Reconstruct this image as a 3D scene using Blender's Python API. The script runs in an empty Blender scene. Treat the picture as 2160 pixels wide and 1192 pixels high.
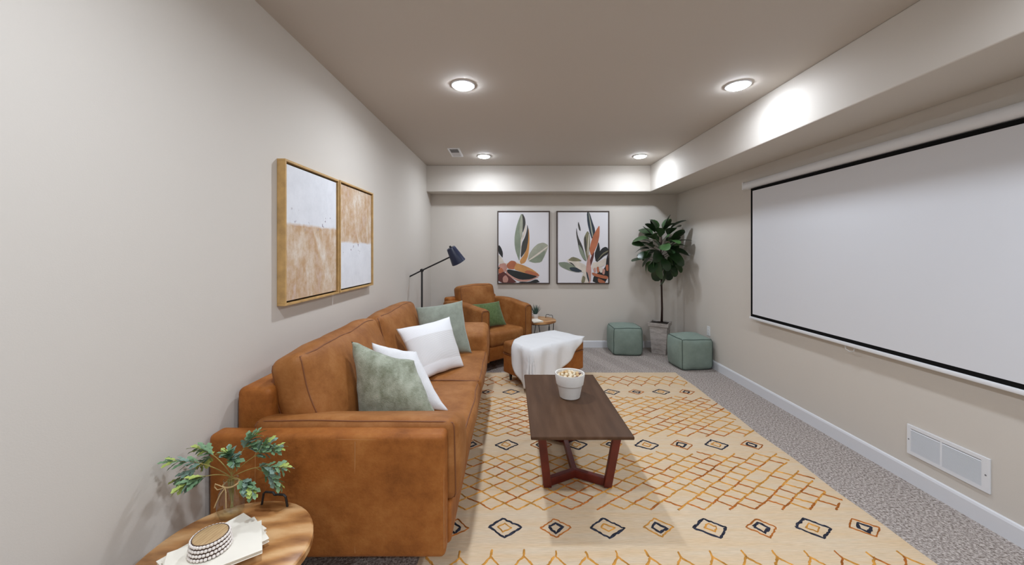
import bpy, bmesh, math, random
from mathutils import Vector, Matrix, noise
random.seed(7)
sc = bpy.context.scene
COL = sc.collection
R = math.radians
PI = math.pi

# ------------------------------------------------------------------ camera, world, lights, exposure
CAMZ = 1.416
cam_d = bpy.data.cameras.new('camera'); cam = bpy.data.objects.new('camera', cam_d); COL.objects.link(cam)
cam.location = (0, 0, CAMZ); cam.rotation_euler = (R(90), 0, 0)
cam_d.sensor_width = 36; cam_d.lens = 775 / 2160 * 36; cam_d.shift_x = 3 / 2160; cam_d.shift_y = -66 / 2160
cam_d.clip_start = 0.02
sc.camera = cam
w = bpy.data.worlds.new('world'); sc.world = w; w.use_nodes = True
w.node_tree.nodes['Background'].inputs[0].default_value = (0.9, 0.93, 1, 1)
w.node_tree.nodes['Background'].inputs[1].default_value = 0.02
sc.view_settings.view_transform = 'Standard'; sc.view_settings.look = 'None'
sc.view_settings.gamma = 1; sc.view_settings.use_curve_mapping = False
sc.view_settings.exposure = 0.14
LAMP_W = (11.5, 3.2, 7.0, 5.5, 13.0, 13.0, 13.0, 13.0)   # watts of the downlights, front rows first
LAMP_COL = (0.875, 0.955, 1.07)
LENS_EMIT = 100.0
CEIL = 2.62

# ------------------------------------------------------------------ helpers
def at(px, py, d):
    """a point at depth d (metres in front of the tripod) from a measured picture position"""
    return Vector(((px - 1077) / 775 * d, d, CAMZ - (py - 530) / 775 * d))

def mesh(verts, faces, smooth=False, uvs=None, mats=None):
    me = bpy.data.meshes.new('m')
    me.from_pydata([tuple(v) for v in verts], [], faces)
    if smooth:
        me.polygons.foreach_set('use_smooth', [True] * len(me.polygons))
    if uvs:
        l = me.uv_layers.new(name='UVMap')
        for lp in me.loops:
            l.data[lp.index].uv = uvs[lp.vertex_index]
    if mats:
        for i, p in enumerate(me.polygons): p.material_index = mats[i]
    me.update()
    return me

def merge(*gs):
    V, F = [], []
    for v, f in gs:
        o = len(V); V += list(v); F += [tuple(i + o for i in q) for q in f]
    return V, F

def xf(g, loc=(0, 0, 0), rot=(0, 0, 0), scale=(1, 1, 1)):
    from mathutils import Euler
    m = Matrix.Translation(loc) @ Euler(rot).to_matrix().to_4x4() @ Matrix.Diagonal((*scale, 1))
    return [m @ Vector(v) for v in g[0]], g[1]

def thing(name, label, cat, loc=(0, 0, 0), rz=0, group=None):
    o = bpy.data.objects.new(name, None); COL.objects.link(o)
    o.location = loc; o.rotation_euler = (0, 0, rz); o.empty_display_size = .1
    tag(o, label, cat, group)
    return o

def tag(o, label, cat, group=None):
    o['label'] = label; o['category'] = cat
    if group: o['group'] = group
    return o

def obj(name, g, mat, parent=None, smooth=False, world=False, uvs=None, label=None, angle=None):
    """link one mesh object; g = (verts, faces) or a mesh; world: g is in world coordinates"""
    if isinstance(g, tuple):
        V = g[0]
        if world and parent is not None:
            r = root_matrix(parent).inverted(); V = [r @ Vector(v) for v in V]
        me = mesh(V, g[1], smooth, uvs)
    else:
        me = g
    if mat is not None and not me.materials:
        for m in (mat if isinstance(mat, list) else [mat]): me.materials.append(m)
    o = bpy.data.objects.new(name, me); COL.objects.link(o)
    if parent is not None: o.parent = parent
    if angle is not None:
        me.polygons.foreach_set('use_smooth', [True] * len(me.polygons))
        try: me.set_sharp_from_angle(angle=R(angle))
        except Exception: pass
    if label: o['label'] = label
    return o

def root_matrix(o):
    m = Matrix.Translation(o.location) @ o.rotation_euler.to_matrix().to_4x4()
    return root_matrix(o.parent) @ m if o.parent else m

def struct(name, g, mat, angle=None, parent=None):
    o = obj(name, g, mat, parent, angle=angle)
    if parent is None: o['kind'] = 'structure'
    return o

def box(x0, x1, y0, y1, z0, z1):
    V = [(x0, y0, z0), (x1, y0, z0), (x1, y1, z0), (x0, y1, z0), (x0, y0, z1), (x1, y0, z1), (x1, y1, z1), (x0, y1, z1)]
    return V, [(3, 2, 1, 0), (4, 5, 6, 7), (0, 1, 5, 4), (1, 2, 6, 5), (2, 3, 7, 6), (3, 0, 4, 7)]

def bevel(g, w=.004, seg=2):
    bm = bmesh.new()
    vs = [bm.verts.new(v) for v in g[0]]
    for f in g[1]: bm.faces.new([vs[i] for i in f])
    bmesh.ops.recalc_face_normals(bm, faces=bm.faces)
    bmesh.ops.bevel(bm, geom=[e for e in bm.edges if e.calc_face_angle(0) > .5], offset=w, segments=seg, profile=.5, affect='EDGES')
    bm.verts.index_update()
    V = [v.co.copy() for v in bm.verts]; F = [tuple(v.index for v in f.verts) for f in bm.faces]
    bm.free(); return V, F

def bbox(x0, x1, y0, y1, z0, z1, w=.004, seg=2):
    return bevel(box(x0, x1, y0, y1, z0, z1), w, seg)

def soft_pt(p, H, r, bulge=(0, 0, 0), wr=0, seed=0, ws=4):
    """where a point of a plain box surface ends up on the rounded, puffed, creased cushion"""
    q = Vector(p); core = Vector([max(-(H[i] - r), min(H[i] - r, q[i])) for i in range(3)])
    d = q - core
    if d.length > 1e-9: q = core + d.normalized() * min(r, d.length)
    m = [1 - (q[i] / H[i]) ** 2 for i in range(3)]
    o = q.copy()
    for i in range(3):
        j, l = [x for x in range(3) if x != i]
        o[i] += bulge[i] * q[i] / H[i] * max(0, m[j]) * max(0, m[l])
    if wr: o += noise.noise_vector(o * ws + Vector((seed * 7.3, seed, 0))) * wr
    return o

def edge_loop(H, ax, sg, **k):
    """the seam line round one face of a cushion, lying on its real surface"""
    i, j = [x for x in range(3) if x != ax]; P = []
    C4 = [(-1, -1), (1, -1), (1, 1), (-1, 1)]
    for c in range(4):
        a, b_ = C4[c], C4[(c + 1) % 4]
        for n_ in range(14):
            f = n_ / 14; p = [0, 0, 0]; p[ax] = sg * H[ax]
            p[i] = (a[0] * (1 - f) + b_[0] * f) * H[i]; p[j] = (a[1] * (1 - f) + b_[1] * f) * H[j]
            P.append(soft_pt(p, H, **k))
    return P

def soft_box(hx, hy, hz, r, n=7, bulge=(0, 0, 0), wr=0, seed=0, ws=4):
    H = (hx, hy, hz); T = []
    for h in H:
        e = min(r / h, .99)
        c = 1 - e
        t = [-1, -1 + e * .3, -1 + e * .62]
        t += [-c + 2 * c * i / n for i in range(n + 1)]
        t += [1 - e * .62, 1 - e * .3, 1]
        T.append(t)
    V, F, D = [], [], {}
    def vid(p):
        k = tuple(round(c, 6) for c in p)
        if k not in D:
            D[k] = len(V); V.append(soft_pt(p, H, r, bulge, wr, seed, ws))
        return D[k]
    for k in range(3):
        i, j = (k + 1) % 3, (k + 2) % 3
        for s in (-1, 1):
            for a in range(len(T[i]) - 1):
                for b in range(len(T[j]) - 1):
                    q = []
                    for (aa, bb) in ((a, b), (a + 1, b), (a + 1, b + 1), (a, b + 1)):
                        p = [0, 0, 0]; p[k] = s * H[k]; p[i] = T[i][aa] * H[i]; p[j] = T[j][bb] * H[j]
                        q.append(vid(p))
                    F.append(tuple(q if s > 0 else q[::-1]))
    return V, F

def tube(pts, r, n=6, closed=False, caps=True):
    P = [Vector(p) for p in pts]; N = len(P)
    rad = r if isinstance(r, (list, tuple)) else [r] * N
    V, F = [], []
    nrm = None
    for i in range(N):
        a = P[(i - 1) % N] if (closed or i > 0) else P[i]
        b = P[(i + 1) % N] if (closed or i < N - 1) else P[i]
        t = (b - a).normalized()
        if nrm is None:
            nrm = t.orthogonal().normalized()
        nrm = (nrm - t * nrm.dot(t))
        if nrm.length < 1e-6: nrm = t.orthogonal()
        nrm.normalize(); bn = t.cross(nrm)
        for k in range(n):
            a_ = 2 * PI * k / n
            V.append(P[i] + (nrm * math.cos(a_) + bn * math.sin(a_)) * rad[i])
    for i in range(N if closed else N - 1):
        j = (i + 1) % N
        for k in range(n):
            l = (k + 1) % n
            F.append((i * n + k, i * n + l, j * n + l, j * n + k))
    if caps and not closed:
        F.append(tuple(range(n - 1, -1, -1))); F.append(tuple((N - 1) * n + k for k in range(n)))
    return V, F

def lathe(prof, n=32, cap0=True, cap1=True):
    V, F = [], []
    for (r, z) in prof:
        for k in range(n):
            a = 2 * PI * k / n; V.append(Vector((r * math.cos(a), r * math.sin(a), z)))
    for i in range(len(prof) - 1):
        for k in range(n):
            l = (k + 1) % n
            F.append((i * n + k, i * n + l, (i + 1) * n + l, (i + 1) * n + k))
    if cap0: F.append(tuple(range(n - 1, -1, -1)))
    if cap1: F.append(tuple((len(prof) - 1) * n + k for k in range(n)))
    return V, F

def rrect(hx, hy, r, n=5):
    P = []
    for cx, cy, a0 in ((hx - r, hy - r, 0), (-(hx - r), hy - r, 90), (-(hx - r), -(hy - r), 180), (hx - r, -(hy - r), 270)):
        for i in range(n + 1):
            a = R(a0 + 90 * i / n); P.append((cx + r * math.cos(a), cy + r * math.sin(a)))
    return P

def pillow(TL, TR, BR, BL, thick, n=20, pinch=.07, wr=.006, seed=0, pw=.5):
    TL, TR, BR, BL = map(Vector, (TL, TR, BR, BL))
    nrm = ((TR - BL).cross(TL - BR)).normalized()
    V, F, U = [], [], []
    ids = [{}, {}]
    for s in (0, 1):
        for i in range(n + 1):
            for j in range(n + 1):
                a = -math.cos(PI * i / n) * .6 + (2 * i / n - 1) * .4
                b = -math.cos(PI * j / n) * .6 + (2 * j / n - 1) * .4
                edge = i in (0, n) or j in (0, n)
                if s == 1 and edge:
                    ids[1][(i, j)] = ids[0][(i, j)]; continue
                aa = a * (1 - pinch * (1 - b * b)); bb = b * (1 - pinch * (1 - a * a))
                u, v = (aa + 1) / 2, (bb + 1) / 2
                base = (BL * (1 - u) + BR * u) * (1 - v) + (TL * (1 - u) + TR * u) * v
                f = ((1 - a * a) * (1 - b * b)) ** pw
                sg = 1 if s == 0 else -1
                p = base + nrm * (sg * thick / 2 * f)
                p += noise.noise_vector(p * 9 + Vector((seed * 3.1, 0, 0))) * wr + noise.noise_vector(p * 22 + Vector((0, seed * 5.1, 0))) * wr * .4
                ids[s][(i, j)] = len(V); V.append(p); U.append(((a + 1) / 2, (b + 1) / 2))
    for s in (0, 1):
        for i in range(n):
            for j in range(n):
                q = [ids[s][(i, j)], ids[s][(i + 1, j)], ids[s][(i + 1, j + 1)], ids[s][(i, j + 1)]]
                F.append(tuple(q if s == 0 else q[::-1]))
    return V, F, U

# ------------------------------------------------------------------ materials
def new_mat(name):
    m = bpy.data.materials.new(name); m.use_nodes = True
    nt = m.node_tree; b = nt.nodes['Principled BSDF']
    return m, nt, b

def coord(nt, space='Object', scale=(1, 1, 1), rot=(0, 0, 0)):
    t = nt.nodes.new('ShaderNodeTexCoord'); mp = nt.nodes.new('ShaderNodeMapping')
    mp.inputs['Scale'].default_value = scale; mp.inputs['Rotation'].default_value = rot
    nt.links.new(t.outputs[space], mp.inputs['Vector']); return mp.outputs['Vector']

def noise_tex(nt, vec, scale, detail=3, rough=.5):
    n = nt.nodes.new('ShaderNodeTexNoise'); n.inputs['Scale'].default_value = scale
    n.inputs['Detail'].default_value = detail; n.inputs['Roughness'].default_value = rough
    nt.links.new(vec, n.inputs['Vector']); return n.outputs['Fac']

def ramp(nt, fac, stops, interp='LINEAR'):
    r = nt.nodes.new('ShaderNodeValToRGB'); r.color_ramp.interpolation = interp
    e = r.color_ramp.elements
    while len(e) < len(stops): e.new(.5)
    for k, (p, c) in enumerate(stops):
        e[k].position = p; e[k].color = (*c, 1)
    nt.links.new(fac, r.inputs[0]); return r.outputs[0]

def mix(nt, a, b, fac, mode='MIX'):
    m = nt.nodes.new('ShaderNodeMix'); m.data_type = 'RGBA'; m.blend_type = mode
    for s, v in ((6, a), (7, b), (0, fac)):
        if hasattr(v, 'is_linked'): nt.links.new(v, m.inputs[s])
        elif isinstance(v, tuple): m.inputs[s].default_value = (*v, 1)
        else: m.inputs[s].default_value = v
    return m.outputs[2]

def bump(nt, b, fac, strength=.2, dist=.01):
    n = nt.nodes.new('ShaderNodeBump'); n.inputs['Strength'].default_value = strength; n.inputs['Distance'].default_value = dist
    nt.links.new(fac, n.inputs['Height']); nt.links.new(n.outputs[0], b.inputs['Normal'])

def math_node(nt, op, a, b=None):
    m = nt.nodes.new('ShaderNodeMath'); m.operation = op
    for i, v in enumerate((a, b)):
        if v is None: continue
        if hasattr(v, 'is_linked'): nt.links.new(v, m.inputs[i])
        else: m.inputs[i].default_value = v
    return m.outputs[0]

def plain(name, col, rough=.5, metal=0, bscale=0, bstr=.1, var=0, vscale=6, spec=None, sheen=0):
    m, nt, b = new_mat(name)
    b.inputs['Roughness'].default_value = rough; b.inputs['Metallic'].default_value = metal
    if spec is not None: b.inputs['Specular IOR Level'].default_value = spec
    if sheen: b.inputs['Sheen Weight'].default_value = sheen
    if var:
        v = coord(nt); f = noise_tex(nt, v, vscale, 4)
        lo = tuple(c * (1 - var) for c in col); hi = tuple(min(1, c * (1 + var)) for c in col)
        nt.links.new(ramp(nt, f, [(.3, lo), (.7, hi)]), b.inputs['Base Color'])
    else:
        b.inputs['Base Color'].default_value = (*col, 1)
    if bscale:
        v = coord(nt); bump(nt, b, noise_tex(nt, v, bscale, 3), bstr, .004)
    return m

M = {}
M['wall'] = plain('wall_paint', (.65, .605, .545), .75, bscale=240, bstr=.06, spec=.25)
M['ceiling'] = plain('ceiling_paint', (.58, .53, .475), .8, bscale=160, bstr=.08, spec=.2)
M['trim'] = plain('trim_paint', (.74, .745, .77), .4)
M['white_metal'] = plain('white_metal', (.78, .79, .81), .4)
M['white_plastic'] = plain('white_plastic', (.8, .8, .8), .35)
M['black_metal'] = plain('black_metal', (.012, .012, .013), .45)
M['black'] = plain('black_cloth', (.006, .006, .006), .8, spec=.1)
M['dark_gap'] = plain('dark_gap', (.02, .018, .016), .9)
M['vent_dark'] = plain('vent_shadow_metal', (.16, .16, .165), .6)
M['navy'] = plain('navy_enamel', (.012, .018, .05), .35)
M['white_enamel'] = plain('white_enamel', (.8, .8, .8), .4)
M['oak'] = plain('oak_frame', (.52, .32, .12), .5, var=.18, vscale=18)
M['oak_dark'] = plain('oak_frame_face', (.50, .33, .17), .5, var=.15, vscale=18)
M['walnut_frame'] = plain('dark_brown_frame', (.055, .034, .026), .5)
M['screen'] = plain('screen_fabric', (.72, .73, .76), .85, spec=.1)
M['pipe'] = plain('leather_piping', (.20, .068, .020), .55)
M['thread'] = plain('tan_stitching', (.42, .19, .065), .7)
M['leg'] = plain('dark_leg_wood', (.018, .009, .006), .4)
M['red_wood'] = plain('reddish_brown_wood', (.145, .018, .010), .35, var=.3, vscale=9)
M['terracotta'] = plain('white_ceramic', (.74, .72, .68), .6, bscale=60, bstr=.12)
M['throw'] = plain('white_throw_knit', (.80, .80, .80), .95, bscale=170, bstr=.35, spec=.1)
M['pouf_pipe'] = plain('pouf_piping', (.05, .078, .066), .8)
M['soil'] = plain('dark_soil', (.02, .013, .009), .95, bscale=60, bstr=.6)
M['trunk'] = plain('fig_bark', (.03, .013, .008), .8, bscale=50, bstr=.4)
M['paper'] = plain('cream_paper', (.88, .83, .72), .85, var=.04)
M['paper_edge'] = plain('cream_page_edges', (.80, .73, .60), .9)
M['shell'] = plain('cowrie_shell', (.86, .79, .73), .4)
M['twine'] = plain('jute_twine', (.52, .36, .17), .9, bscale=300, bstr=.4)
M['stem'] = plain('sprig_stem', (.30, .23, .06), .7)
M['leaf_a'] = plain('sprig_leaf_green', (.17, .29, .15), .6, var=.35, vscale=40)
M['leaf_b'] = plain('sprig_leaf_lime', (.40, .49, .12), .6, var=.3, vscale=40)
M['leaf_c'] = plain('sprig_leaf_blue', (.20, .30, .24), .6, var=.3, vscale=40)
M['succulent'] = plain('succulent_leaf', (.045, .095, .075), .6, var=.3, vscale=30)
M['snack_a'] = plain('snack_tan', (.66, .46, .24), .7, var=.2, vscale=40)
M['snack_b'] = plain('snack_cream', (.80, .68, .48), .7, var=.15, vscale=40)
M['snack_c'] = plain('snack_dark', (.17, .07, .045), .6)
M['bead_string'] = plain('dark_weave', (.085, .048, .032), .8)

# carpet
m, nt, b = new_mat('grey_carpet')
v = coord(nt)
f1 = noise_tex(nt, v, 85, 2, .75); f2 = noise_tex(nt, v, 2.5, 3)
c = ramp(nt, f1, [(.36, (.22, .18, .155)), (.5, (.44, .385, .35)), (.65, (.70, .635, .595))])
c = mix(nt, c, ramp(nt, f2, [(.3, (.92, .92, .92)), (.7, (1, 1, 1))]), .6, 'MULTIPLY')
# vacuum strokes: pile brushed in alternate directions in narrow wedges
vv = coord(nt, rot=(0, 0, R(-19.5)))
wv = nt.nodes.new('ShaderNodeTexWave'); wv.wave_type = 'BANDS'; wv.bands_direction = 'X'
wv.inputs['Scale'].default_value = 1.0; wv.inputs['Distortion'].default_value = .8; wv.inputs['Detail Scale'].default_value = .6
nt.links.new(vv, wv.inputs['Vector'])
sx = nt.nodes.new('ShaderNodeSeparateXYZ'); nt.links.new(v, sx.inputs[0])
far = ramp(nt, math_node(nt, 'MULTIPLY', math_node(nt, 'SUBTRACT', sx.outputs[1], 4.2), 4), [(0, (0, 0, 0)), (1, (1, 1, 1))])
c = mix(nt, c, mix(nt, (1, 1, 1), ramp(nt, wv.outputs['Fac'], [(.40, (.93, .925, .92)), (.60, (1.06, 1.06, 1.06))]), far), 1.0, 'MULTIPLY')
nt.links.new(c, b.inputs['Base Color']); b.inputs['Roughness'].default_value = 1; b.inputs['Specular IOR Level'].default_value = .05
bump(nt, b, f1, .9, .012); M['carpet'] = m

# leather
def leather(name, a, c2, c3):
    m, nt, b = new_mat(name)
    v = coord(nt)
    f = noise_tex(nt, v, 6.5, 9, .72); g = noise_tex(nt, v, 1.6, 2); h = noise_tex(nt, v, 90, 4, .65); q = noise_tex(nt, coord(nt, scale=(1, 1, 1.6)), 9, 4, .6)
    c = ramp(nt, f, [(.28, a), (.5, c2), (.75, c3)])
    c = mix(nt, c, ramp(nt, g, [(.35, (.86, .82, .80)), (.65, (1.06, 1.06, 1.06))]), .7, 'MULTIPLY')
    nt.links.new(c, b.inputs['Base Color'])
    b.inputs['Roughness'].default_value = .55; b.inputs['Specular IOR Level'].default_value = .22
    bump(nt, b, math_node(nt, 'ADD', math_node(nt, 'MULTIPLY', q, 2.5), h), .3, .004); return m
M['leather'] = leather('cognac_leather', (.225, .079, .017), (.325, .127, .033), (.435, .198, .067))
M['leather_dark'] = leather('cognac_leather_redder', (.20, .062, .011), (.335, .112, .022), (.45, .18, .045))  # redder, more saturated tone for arm panels, rails, frames and ottoman body

# woods
def wood(name, cols, scale=(1, 1, 1), nscale=3.0, wscale=1.5, rough=.4, dist=6, rot=(0, 0, 0), nfac=.8, st=(.2, .5, .8)):
    m, nt, b = new_mat(name)
    v = coord(nt, scale=scale, rot=rot)
    n = noise_tex(nt, v, nscale, 5, .6)
    wv = nt.nodes.new('ShaderNodeTexWave'); wv.inputs['Scale'].default_value = wscale; wv.inputs['Distortion'].default_value = dist
    wv.inputs['Detail'].default_value = 3
    nt.links.new(v, wv.inputs['Vector'])
    f = mix(nt, wv.outputs['Color'], n, nfac)
    nt.links.new(ramp(nt, f, [(st[0], cols[0]), (st[1], cols[1]), (st[2], cols[2])]), b.inputs['Base Color'])
    b.inputs['Roughness'].default_value = rough
    return m
M['walnut'] = wood('walnut_top', ((.052, .025, .013), (.088, .044, .023), (.128, .07, .040)), (6, .8, 6), 2.2, .8, .42, 4, nfac=.9)
M['walnut'].node_tree.nodes['Principled BSDF'].inputs['Specular IOR Level'].default_value = .15
M['mango'] = wood('mango_wood_top', ((.24, .095, .028), (.50, .245, .085), (.68, .42, .20)), (2.0, 7, 4), 2.0, .7, .38, 9, (0, 0, R(35)), .72, (.30, .48, .66))
M['mango_disc'] = wood('carved_wood_disc', ((.36, .22, .10), (.50, .33, .16), (.60, .42, .23)), (30, 8, 8), 2, 1, .5, 3, (0, 0, R(40)))

# weave for the rug ground
m, nt, b = new_mat('rug_ground_weave')
v = coord(nt)
f1 = noise_tex(nt, coord(nt, scale=(18, 260, 1)), 1, 2); f2 = noise_tex(nt, v, 1.8, 3); f3 = noise_tex(nt, coord(nt, scale=(2, 26, 1)), 1, 3)
c = ramp(nt, f1, [(.3, (.58, .43, .255)), (.7, (.80, .62, .41))])
c = mix(nt, c, ramp(nt, f3, [(.35, (.72, .52, .33)), (.65, (.70, .60, .48))]), .45)
nt.links.new(c, b.inputs['Base Color']); b.inputs['Roughness'].default_value = 1; b.inputs['Specular IOR Level'].default_value = .05
bump(nt, b, f1, .5, .004); M['rug'] = m
M['yarn_gold'] = plain('gold_yarn', (.62, .30, .065), .95, var=.3, vscale=25, spec=.05)
M['yarn_rust'] = plain('rust_yarn', (.46, .155, .035), .95, var=.35, vscale=25, spec=.05)
M['yarn_navy'] = plain('charcoal_yarn', (.035, .038, .055), .95, var=.5, vscale=60, spec=.05)

# cloths
def fuzzy(name, a, c2, scale=14, bstr=.5, sheen=.3):
    m, nt, b = new_mat(name)
    v = coord(nt); f = noise_tex(nt, v, scale, 6, .7); h = noise_tex(nt, v, 220, 2)
    nt.links.new(ramp(nt, f, [(.33, a), (.66, c2)]), b.inputs['Base Color'])
    b.inputs['Roughness'].default_value = .95; b.inputs['Specular IOR Level'].default_value = .1
    b.inputs['Sheen Weight'].default_value = sheen
    bump(nt, b, h, bstr, .005); return m
M['fuzzy_sage'] = fuzzy('plush_sage', (.20, .22, .145), (.47, .50, .40), 13, .7)
M['sage'] = fuzzy('sage_velvet', (.245, .275, .225), (.34, .375, .315), 12, .3)
M['green'] = fuzzy('green_weave', (.065, .105, .032), (.12, .17, .062), 40, .4)
M['white_cloth'] = fuzzy('white_cloth', (.76, .755, .76), (.84, .835, .84), 10, .4, .1)
M['pouf'] = fuzzy('sage_pouf_canvas', (.215, .275, .235), (.255, .32, .275), 9, .3, .1)
# ribbed band pillow (uv: v along the height)
m, nt, b = new_mat('white_banded_cloth')
t = nt.nodes.new('ShaderNodeTexCoord'); s = nt.nodes.new('ShaderNodeSeparateXYZ'); nt.links.new(t.outputs['UV'], s.inputs[0])
band = ramp(nt, s.outputs[1], [(.0, (0, 0, 0)), (.17, (0, 0, 0)), (.19, (1, 1, 1)), (.70, (1, 1, 1)), (.72, (0, 0, 0))])
lines = math_node(nt, 'SINE', math_node(nt, 'MULTIPLY', s.outputs[1], 330))
lf = math_node(nt, 'MULTIPLY', math_node(nt, 'ADD', math_node(nt, 'MULTIPLY', lines, .5), .5), 1)
rb = mix(nt, (.60, .58, .565), (.80, .79, .79), lf)
nt.links.new(mix(nt, (.82, .82, .83), rb, band), b.inputs['Base Color']); b.inputs['Roughness'].default_value = .95
b.inputs['Specular IOR Level'].default_value = .1
bump(nt, b, lf, .25, .002); M['banded'] = m

# planter
m, nt, b = new_mat('whitewashed_planter')
v = coord(nt, scale=(1, 1, 3)); f = noise_tex(nt, v, 7, 6, .7)
nt.links.new(ramp(nt, f, [(.32, (.27, .23, .21)), (.52, (.48, .44, .41)), (.72, (.62, .575, .54))]), b.inputs['Base Color'])
b.inputs['Roughness'].default_value = .85; bump(nt, b, f, .3, .006); M['planter'] = m

# fig leaf
m, nt, b = new_mat('fig_leaf')
v = coord(nt); f = noise_tex(nt, v, 14, 3)
oi = nt.nodes.new('ShaderNodeObjectInfo')
c = mix(nt, ramp(nt, f, [(.3, (.007, .020, .006)), (.7, (.015, .042, .012))]), (.06, .14, .04), math_node(nt, 'POWER', oi.outputs['Random'], 2.6))
nt.links.new(c, b.inputs['Base Color']); b.inputs['Roughness'].default_value = .35; M['fig_leaf'] = m
M['fig_vein'] = plain('fig_vein', (.10, .17, .06), .5)

# glass
m, nt, b = new_mat('clear_glass')
nt.nodes.remove(b); tr_ = nt.nodes.new('ShaderNodeBsdfTransparent'); tr_.inputs[0].default_value = (.93, .96, .94, 1)
gl = nt.nodes.new('ShaderNodeBsdfGlossy'); gl.inputs['Roughness'].default_value = .04; fr = nt.nodes.new('ShaderNodeLayerWeight'); fr.inputs[0].default_value = .5
mx = nt.nodes.new('ShaderNodeMixShader'); nt.links.new(math_node(nt, 'ADD', math_node(nt, 'MULTIPLY', math_node(nt, 'POWER', fr.outputs['Facing'], 3.0), .65), .08), mx.inputs[0]); nt.links.new(tr_.outputs[0], mx.inputs[1]); nt.links.new(gl.outputs[0], mx.inputs[2])
nt.links.new(mx.outputs[0], nt.nodes['Material Output'].inputs['Surface']); M['glass'] = m
m, nt, b = new_mat('clear_acrylic')
b.inputs['Base Color'].default_value = (.9, .9, .88, 1); b.inputs['Roughness'].default_value = .1
b.inputs['Transmission Weight'].default_value = .7; b.inputs['IOR'].default_value = 1.3; M['acrylic'] = m

# downlight lens
m, nt, b = new_mat('lit_lens')
b.inputs['Base Color'].default_value = (.9, .9, .9, 1); b.inputs['Emission Color'].default_value = (*LAMP_COL, 1)
b.inputs['Emission Strength'].default_value = LENS_EMIT; M['lens'] = m

# abstract canvases: white field / rust field, a ragged boundary at z
def canvas(name, flip, edge):
    m, nt, b = new_mat(name)
    v = coord(nt); sp = nt.nodes.new('ShaderNodeSeparateXYZ'); nt.links.new(v, sp.inputs[0])
    n1 = noise_tex(nt, coord(nt, scale=(1, 5, 2.2)), 2.2, 6, .65); n2 = noise_tex(nt, coord(nt, scale=(1, 22, 22)), 1, 4, .6)
    n3 = noise_tex(nt, coord(nt, scale=(1, 9, 9)), 1, 5, .7)
    rust = ramp(nt, n1, [(.32, (.76, .70, .62)), (.44, (.62, .47, .33)), (.58, (.50, .30, .15)), (.70, (.56, .40, .32))])
    rust = mix(nt, rust, ramp(nt, n2, [(.35, (.78, .73, .68)), (.6, (.54, .37, .22))]), .3)
    white = ramp(nt, n3, [(.25, (.50, .50, .53)), (.33, (.70, .71, .74)), (.6, (.76, .77, .80))])
    h = math_node(nt, 'ADD', sp.outputs[2], math_node(nt, 'MULTIPLY', n3, .035))
    k = ramp(nt, math_node(nt, 'MULTIPLY', math_node(nt, 'SUBTRACT', h, edge), 60), [(0, (0, 0, 0)), (1, (1, 1, 1))])
    a, c2 = (rust, white) if not flip else (white, rust)
    fl = noise_tex(nt, coord(nt, scale=(1, 34, 24)), 1, 2)          # dark flecks gathered along the boundary
    near = math_node(nt, 'ABSOLUTE', math_node(nt, 'SUBTRACT', sp.outputs[2], edge + (.02 if not flip else -.04)))
    fk = math_node(nt, 'MULTIPLY', ramp(nt, fl, [(.66, (0, 0, 0)), (.70, (1, 1, 1))]), ramp(nt, near, [(.03, (1, 1, 1)), (.07, (0, 0, 0))]))
    nt.links.new(mix(nt, mix(nt, a, c2, k), (.30, .25, .29), fk), b.inputs['Base Color']); b.inputs['Roughness'].default_value = .8
    return m
M['canvas_a'] = canvas('white_over_rust_canvas', False, .06)
M['canvas_b'] = canvas('rust_over_white_canvas', True, -.03)

# ------------------------------------------------------------------ room shell
YB, YF, XR = 5.41, -3.0, 2.45
def xl(y): return -1.173 - .0148 * (YB - y)          # the left wall runs very slightly out of square
struct('floor', box(-1.7, 2.6, YF - .1, YB + .12, -.08, 0), M['carpet'])
struct('ceiling', box(-1.7, 2.6, YF - .1, YB + .12, CEIL, CEIL + .08), M['ceiling'])
V = [(xl(YF - .1), YF - .1, 0), (xl(YB), YB, 0), (xl(YB) - .12, YB, 0), (xl(YF - .1) - .12, YF - .1, 0)]
g = (V + [(a, b_, CEIL) for a, b_, c_ in V], box(0, 1, 0, 1, 0, 1)[1])
struct('wall_left', g, M['wall'])
struct('wall_back', box(-1.7, 2.6, YB, YB + .12, 0, CEIL), M['wall'])
struct('wall_right', box(XR, XR + .12, YF - .1, YB, 0, CEIL), M['wall'])
struct('wall_front', box(-1.7, 2.6, YF - .1, YF, 0, CEIL), M['wall'])
SZ = 2.253
struct('soffit_right', bevel(box(1.96, XR, YF, YB, SZ, CEIL), .006, 2), M['wall'])
struct('soffit_back', bevel(box(-1.19, 1.962, 5.15, YB, SZ, CEIL), .006, 2), M['wall'])
def baseboard(pts, nx, ny):   # pts: two floor points on the wall line; n: inward normal
    (xa, ya), (xb, yb) = pts
    prof = [(0, 0), (.014, 0), (.014, .085), (.010, .096), (.004, .1), (0, .1)]
    V = [(xa + nx * p, ya + ny * p, z) for p, z in prof] + [(xb + nx * p, yb + ny * p, z) for p, z in prof]
    n = len(prof); F = [(i, (i + 1) % n, (i + 1) % n + n, i + n) for i in range(n)] + [tuple(range(n))[::-1], tuple(range(n, 2 * n))]
    return V, F
struct('baseboard_right', baseboard(((XR, YF), (XR, YB)), -1, 0), M['trim'])
struct('baseboard_back', baseboard(((-1.17, YB), (XR, YB)), 0, -1), M['trim'])
struct('baseboard_left', baseboard(((xl(YF), YF), (xl(YB), YB)), 1, 0), M['trim'])

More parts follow.
